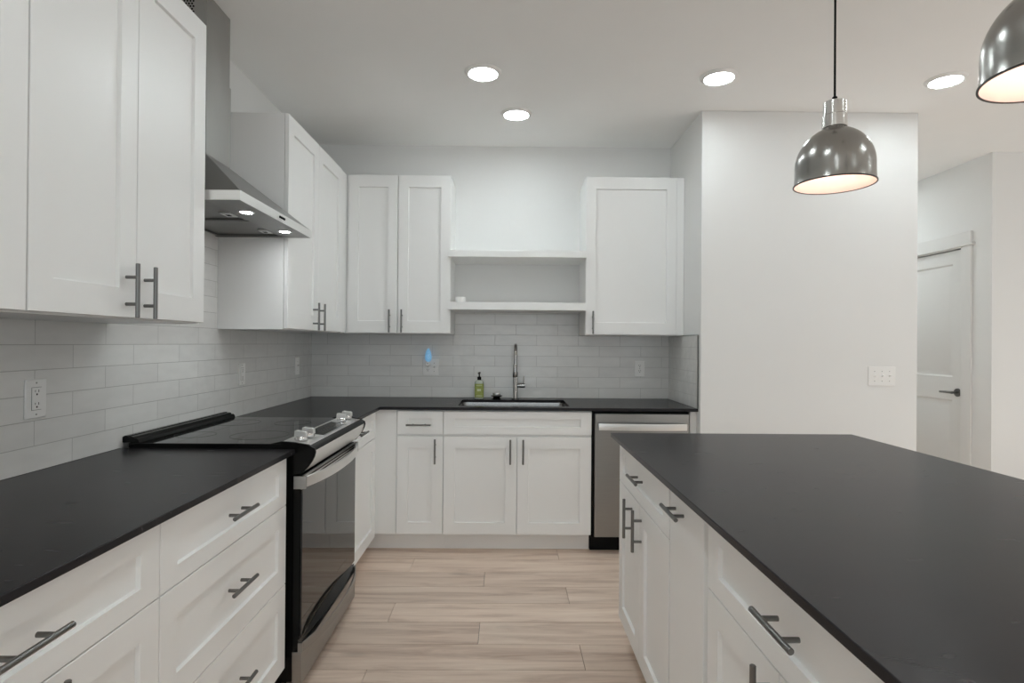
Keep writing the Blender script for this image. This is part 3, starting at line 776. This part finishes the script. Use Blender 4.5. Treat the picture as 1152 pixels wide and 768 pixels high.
link('lever', MB().path([(fx+0.056, fy, CT+0.112), (fx+0.058, fy, CT+0.13), (fx+0.060, fy-0.003, CT+0.165)], [0.0048, 0.0042, 0.004], n=12), FAUCET, hb)

bx, by = -0.198, 4.118
sb = thing('soap_bottle', (bx, by, CT), 'green labelled soap bottle with a black pump beside the faucet', 'soap bottle')
def bottle(w_, dp, z0, z1, rr_=0.012, taper=True):
    mb = MB(); bm = mb.bm; R = []
    lev = [(0.92, 0.0), (1.0, 0.03), (1.0, 0.86), (0.92, 0.93), (0.55, 0.985), (0.36, 1.0)] if taper else [(1, 0), (1, 1)]
    for s, t_ in lev:
        ring = []
        for k in range(24):
            a = 2*PI*k/24; c_, s_ = math.cos(a), math.sin(a)
            e = 0.45 if s > 0.7 else 0.8
            ring.append(bm.verts.new((bx+w_*s*math.copysign(abs(c_)**e, c_), by+dp*s*math.copysign(abs(s_)**e, s_), z0+(z1-z0)*t_)))
        R.append(ring)
    for A, B in zip(R, R[1:]):
        for k in range(24):
            f = bm.faces.new((A[k], A[(k+1)%24], B[(k+1)%24], B[k])); f.smooth = True
    bm.faces.new(R[0][::-1]); bm.faces.new(R[-1])
    return mb
link('bottle', bottle(0.032, 0.022, CT+0.0005, CT+0.135), mat('clear_green_plastic', (0.66, 0.70, 0.60), 0.15, var=0.02, trans=0.35), sb)
def label_mat():
    M = mat('soap_label', (0.34, 0.39, 0.10), 0.5, var=0.35, scale=90)
    return M
link('label', bottle(0.0326, 0.0226, CT+0.012, CT+0.108, taper=False), label_mat(), sb)
lb = MB().box(bx-0.014, bx+0.014, by-0.0236, by-0.0227, CT+0.056, CT+0.072).box(bx-0.022, bx+0.022, by-0.0236, by-0.0227, CT+0.020, CT+0.026).box(bx-0.02, bx+0.02, by-0.0236, by-0.0227, CT+0.094, CT+0.098)
parts('label_print', lb, mat('label_print', (0.62, 0.66, 0.42), 0.5, var=0.3, scale=120), sb)
pm = MB().lathe([(0, 0), (0.0145, 0), (0.0145, 0.02), (0.010, 0.023), (0.005, 0.025), (0.005, 0.05), (0, 0.05)], (bx, by, CT+0.1355), n=20)
pm.path([(bx+0.002, by, CT+0.186), (bx+0.004, by-0.006, CT+0.1865), (bx-0.006, by-0.03, CT+0.183)], [0.0065, 0.006, 0.004], n=10)
pm.lathe([(0, 0), (0.008, 0), (0.008, 0.006), (0, 0.0075)], (bx+0.002, by, CT+0.184), n=16)
link('pump', pm, BLACK, sb)

sd = thing('soap_dish', (-0.073, 4.112, CT), 'small black dish holding a steel ring beside the faucet', 'dish')
link('dish', MB().lathe([(0, 0.002), (0.026, 0), (0.030, 0.002), (0.022, 0.012), (0.042, 0.021), (0.041, 0.024), (0.020, 0.018), (0, 0.017)], (-0.073, 4.112, CT+0.0003), n=32), BLACK, sd)
link('ring', MB().lathe([(0.014, 0.0), (0.024, 0.0), (0.027, 0.010), (0.025, 0.020), (0.018, 0.020), (0.014, 0.010)], (-0.073, 4.112, CT+0.0225), n=28, closed=True), STEELV, sd)

# ------------------------------------------------------------------ outlets and switches
def wallframe(O, U, N):
    O, U, N = Vector(O), Vector(U), Vector(N); Z = Vector((0, 0, 1))
    P = lambda a, b, c: O+U*a+Z*b+N*c
    def bx_(mb, a0, a1, b0, b1, c0, c1):
        p = [P(a, b, c) for c in (c0, c1) for a, b in ((a0, b0), (a1, b0), (a1, b1), (a0, b1))]
        mb.poly(p, [(0,3,2,1),(4,5,6,7),(0,1,5,4),(1,2,6,5),(2,3,7,6),(3,0,4,7)])
    return P, bx_
def plate(name, O, U, N, wd, ht, label, cat, group, slots):
    P, bx_ = wallframe(O, U, N)
    t = thing(name, tuple(Vector(O)+Vector(N)*0.001), label, cat, group)
    mb = MB(); bx_(mb, -wd/2, wd/2, -ht/2, ht/2, 0, 0.006)
    link('plate', mb, WPLAS, t, bevel=0.0025, seg=3)
    for kind, a in slots:
        if kind == 'decora':
            mb = MB(); bx_(mb, a-0.0168, a+0.0168, -0.0335, 0.0335, 0.0062, 0.0078); ro = link('receptacle', mb, WPLAS, t, bevel=0.0008)
            mb = MB()
            fr = 0.0006
            for q in ((a-0.0178, a-0.0169, -0.0345, 0.0345), (a+0.0169, a+0.0178, -0.0345, 0.0345), (a-0.0178, a+0.0178, 0.0336, 0.0345), (a-0.0178, a+0.0178, -0.0345, -0.0336)): bx_(mb, *q, 0.0060, 0.0064)
            for s in (-1, 1):
                bx_(mb, a-0.0075, a-0.0055, s*0.019-0.0, s*0.019+0.008, 0.0079, 0.0082); bx_(mb, a+0.0055, a+0.007, s*0.019+0.001, s*0.019+0.007, 0.0079, 0.0082)
                bx_(mb, a-0.0025, a+0.0025, s*0.019-0.0085, s*0.019-0.0035, 0.0079, 0.0082)
            parts('slot', mb, DPLAS, ro)
            mb = MB(); bx_(mb, a-0.005, a+0.005, -0.0035, -0.0005, 0.0079, 0.0088); bx_(mb, a-0.005, a+0.005, 0.0005, 0.0035, 0.0079, 0.0088)
            parts('test_button', mb, WPLAS, ro)
        elif kind == 'duplex':
            for s in (-1, 1):
                mb = MB(); n_ = 20
                A = []; B = []
                for k in range(n_):
                    q = 2*PI*k/n_; px, pz_ = 0.0165*math.cos(q), max(-0.0135, min(0.0135, 0.0165*math.sin(q)))
                    A.append(mb.bm.verts.new(P(a+px, s*0.0195+pz_, 0.0062))); B.append(mb.bm.verts.new(P(a+px, s*0.0195+pz_, 0.0076)))
                for k in range(n_): mb.bm.faces.new((A[k], A[(k+1)%n_], B[(k+1)%n_], B[k]))
                mb.bm.faces.new(A[::-1]); mb.bm.faces.new(B)
                ro = link('receptacle', mb, WPLAS, t)
                mb = MB(); bx_(mb, a-0.0075, a-0.005, s*0.0195, s*0.0195+0.008, 0.0077, 0.0081); bx_(mb, a+0.005, a+0.0072, s*0.0195+0.001, s*0.0195+0.008, 0.0077, 0.0081); bx_(mb, a-0.0022, a+0.0022, s*0.0195-0.009, s*0.0195-0.004, 0.0077, 0.0081)
                parts('slot', mb, DPLAS, ro)
        elif kind == 'toggle':
            mb = MB(); bx_(mb, a-0.0052, a+0.0052, -0.012, 0.012, 0.0061, 0.0066); link('toggle_slot', mb, WPLAS, t)
            mb = MB(); q = [P(a-0.0045, -0.004, 0.0066), P(a+0.0045, -0.004, 0.0066), P(a+0.0045, 0.006, 0.0066), P(a-0.0045, 0.006, 0.0066),
                            P(a-0.0038, 0.006, 0.020), P(a+0.0038, 0.006, 0.020), P(a+0.0038, 0.012, 0.017), P(a-0.0038, 0.012, 0.017)]
            mb.poly(q, [(0,3,2,1),(4,5,6,7),(0,1,5,4),(1,2,6,5),(2,3,7,6),(3,0,4,7)])
            link('toggle', mb, WPLAS, t)
        sc_h = 0.0 if kind == 'duplex' else 0.03 if kind == 'toggle' else 0.0475
        mb = MB()
        for s in ((0,) if kind == 'duplex' else (-1, 1)): mb.tube(P(a, s*sc_h, 0.0055), P(a, s*sc_h, 0.0068), 0.0028, n=10)
        parts('screw', mb, SCREW, t)
    return t
WLN, WLO = UX, XL+TT
GO = 'white outlets and switches on the tile'
plate('wall_outlet', (WLO, 1.746, 1.134), -UY, UX, 0.078, 0.117, 'white wall outlet on the left tile nearest the camera', 'outlet', GO, [('decora', 0)])
plate('wall_outlet', (WLO, 3.094, 1.136), -UY, UX, 0.074, 0.117, 'white wall outlet on the left tile just past the range', 'outlet', GO, [('decora', 0)])
plate('wall_switch', (WLO, 3.905, 1.148), -UY, UX, 0.074, 0.117, 'white switch plate on the left tile close to the back corner', 'switch', GO, [('toggle', 0)])
YT = YB-TT
plate('wall_outlet', (0.972, YT, 1.135), UX, -UY, 0.074, 0.117, 'white duplex outlet on the back tile above the dishwasher', 'outlet', GO, [('duplex', 0)])
plate('wall_outlet', (-0.555, YT, 1.134), UX, -UY, 0.117, 0.117, 'white two-gang outlet and switch plate on the back tile behind the glowing night light', 'outlet', GO, [('duplex', -0.023), ('toggle', 0.023)])
plate('wall_switch', (2.3115, YR, 1.127), UX, -UY, 0.168, 0.119, 'white triple toggle switch plate on the plain wall above the island', 'switch', None, [('toggle', -0.046), ('toggle', 0), ('toggle', 0.046)])
# night light
nx, nz = -0.576, 1.155
nl = thing('night_light', (nx, YT-0.02, nz-0.02), 'small plug-in night light glowing blue on the back tile', 'night light')
link('plug_body', MB().lathe([(0, -0.030), (0.014, -0.030), (0.019, -0.024), (0.019, -0.009)], (nx, YT, nz+0.005), n=24, axis='y').lathe([(0.019, -0.009), (0, -0.009)], (nx, YT, nz+0.005), n=24, axis='y'), WPLAS, nl)
link('sensor', MB().tube((nx, YT-0.0302, nz+0.006), (nx, YT-0.032, nz+0.006), 0.003, n=10), MBLACK, nl)
sh = MB()
sh.lathe([(0.010, 0.0), (0.021, 0.012), (0.024, 0.03), (0.022, 0.05), (0.016, 0.075), (0.008, 0.092), (0, 0.098)], (nx+0.004, YT-0.026, nz+0.02), n=24)
sh.lathe([(0.010, 0.0), (0, 0.0)], (nx+0.004, YT-0.026, nz+0.02), n=24)
link('blue_shade', sh, mat('blue_glow', (0.30, 0.52, 0.70), 0.15, var=0.6, scale=160, bump=0.6, bscale=120, emit=(0.12, 0.30, 0.50), estr=0.55), nl)

# ------------------------------------------------------------------ ceiling lights
def can(x, y, label, group='recessed ceiling lights', lens=None):
    t = thing('ceiling_light', (x, y, ZC-0.016), label, 'ceiling light', group)
    link('trim_ring', MB().lathe([(0.075, 0.003), (0.080, 0.0), (0.093, 0.006), (0.0985, 0.0155), (0.075, 0.0155)], (x, y, ZC-0.016), n=48, closed=True), WPLAS, t)
    link('diffuser', MB().lathe([(0, 0.003), (0.0745, 0.003), (0.0745, 0.006), (0, 0.006)], (x, y, ZC-0.016), n=48), lens or CANL, t)
    return t
can(-0.139, 3.055, 'round lit ceiling light, the left and nearer of the pair above the sink aisle')
can(0.047, 3.60, 'round lit ceiling light closest to the back wall')
can(1.128, 3.075, 'round lit ceiling light beside the bulkhead corner, left of the pendants')
can(2.36, 3.08, 'round lit ceiling light between the two pendants at the right')
for (x, y) in ((-0.139, 2.0), (-0.139, 0.8), (-0.139, -0.8), (2.36, 1.0), (2.36, -1.2), (1.1, -2.4), (-0.2, -2.6), (4.2, 1.2), (4.2, -1.8), (2.95, 5.25), (3.0, 6.0)):  # ceiling lights added out of view for downlight, fill and the hall
    can(x, y, 'unseen round ceiling light, added for its light', 'added ceiling lights out of view', CANL2)

# ------------------------------------------------------------------ pendants
COLLAR = mat('spun_steel_collar', (0.60, 0.59, 0.57), 0.22, metal=1.0, var=0.05, scale=20)
def pendant(x, y, z, label):
    t = thing('pendant_light', (x, y, z), label, 'pendant light', 'metal pendant lights above the island')
    prof = [(0.1143, 0.0), (0.1125, 0.010), (0.1118, 0.028), (0.1115, 0.055)]
    for k in range(1, 13):
        q = PI/2*k/12*0.80
        prof.append((0.1115*math.cos(q), 0.055+0.1215*math.sin(q)))
    prof += [(0.0335, 0.1735), (0.0325, 0.175), (0.015, 0.1752)]
    inn = [(r_-0.002, max(0.0, h_-0.0022)) for r_, h_ in prof][::-1]
    link('shade', MB().lathe(prof, (x, y, z), n=72), GUN, t)
    link('shade_lining', MB().lathe(inn, (x, y, z), n=72), SHIN, t)
    link('shade_rim', MB().lathe([(0.1120, 0.0005), (0.1120, -0.0013), (0.1160, -0.0013), (0.1160, 0.0020)], (x, y, z), n=72, closed=True), mat('dark_rim', (0.05, 0.048, 0.045), 0.4, metal=0.6), t)
    link('lower_collar', MB().lathe([(0.0, 0.1755), (0.0350, 0.1755), (0.0350, 0.2120), (0.0, 0.2120)], (x, y, z), n=40), COLLAR, t)
    link('upper_collar', MB().lathe([(0.0, 0.2125), (0.0300, 0.2125), (0.0320, 0.2145), (0.0320, 0.2550), (0.031, 0.2560), (0.0, 0.2560)], (x, y, z), n=40), COLLAR, t)
    link('cord', MB().lathe([(0, 0.2565), (0.008, 0.2565), (0.0075, 0.271), (0.0033, 0.275), (0.0031, ZC-z-0.031), (0, ZC-z-0.031)], (x, y, z), n=14), MBLACK, t)
    link('canopy', MB().lathe([(0, -0.03), (0.02, -0.028), (0.055, -0.018), (0.06, -0.006), (0.06, -0.0005), (0, -0.0005)], (x, y, ZC), n=36), GUN, t)
    b_ = MB().lathe([(0, 0.075), (0.016, 0.078), (0.027, 0.092), (0.029, 0.106), (0.024, 0.122), (0.015, 0.136), (0.013, 0.165), (0, 0.165)], (x, y, z), n=28)
    link('bulb', b_, BULB, t)
    return t
PX = 1.010
p1 = pendant(PX, 1.770, 1.8105, 'gunmetal dome pendant fully in view above the far part of the island')
p2 = p1.copy(); COL.objects.link(p2); p2.location = (PX, 1.050, 1.8105)
p2['label'] = 'gunmetal dome pendant cut off by the top right corner of the frame'
for ch in list(p1.children):
    c2 = ch.copy(); COL.objects.link(c2); c2.parent = p2
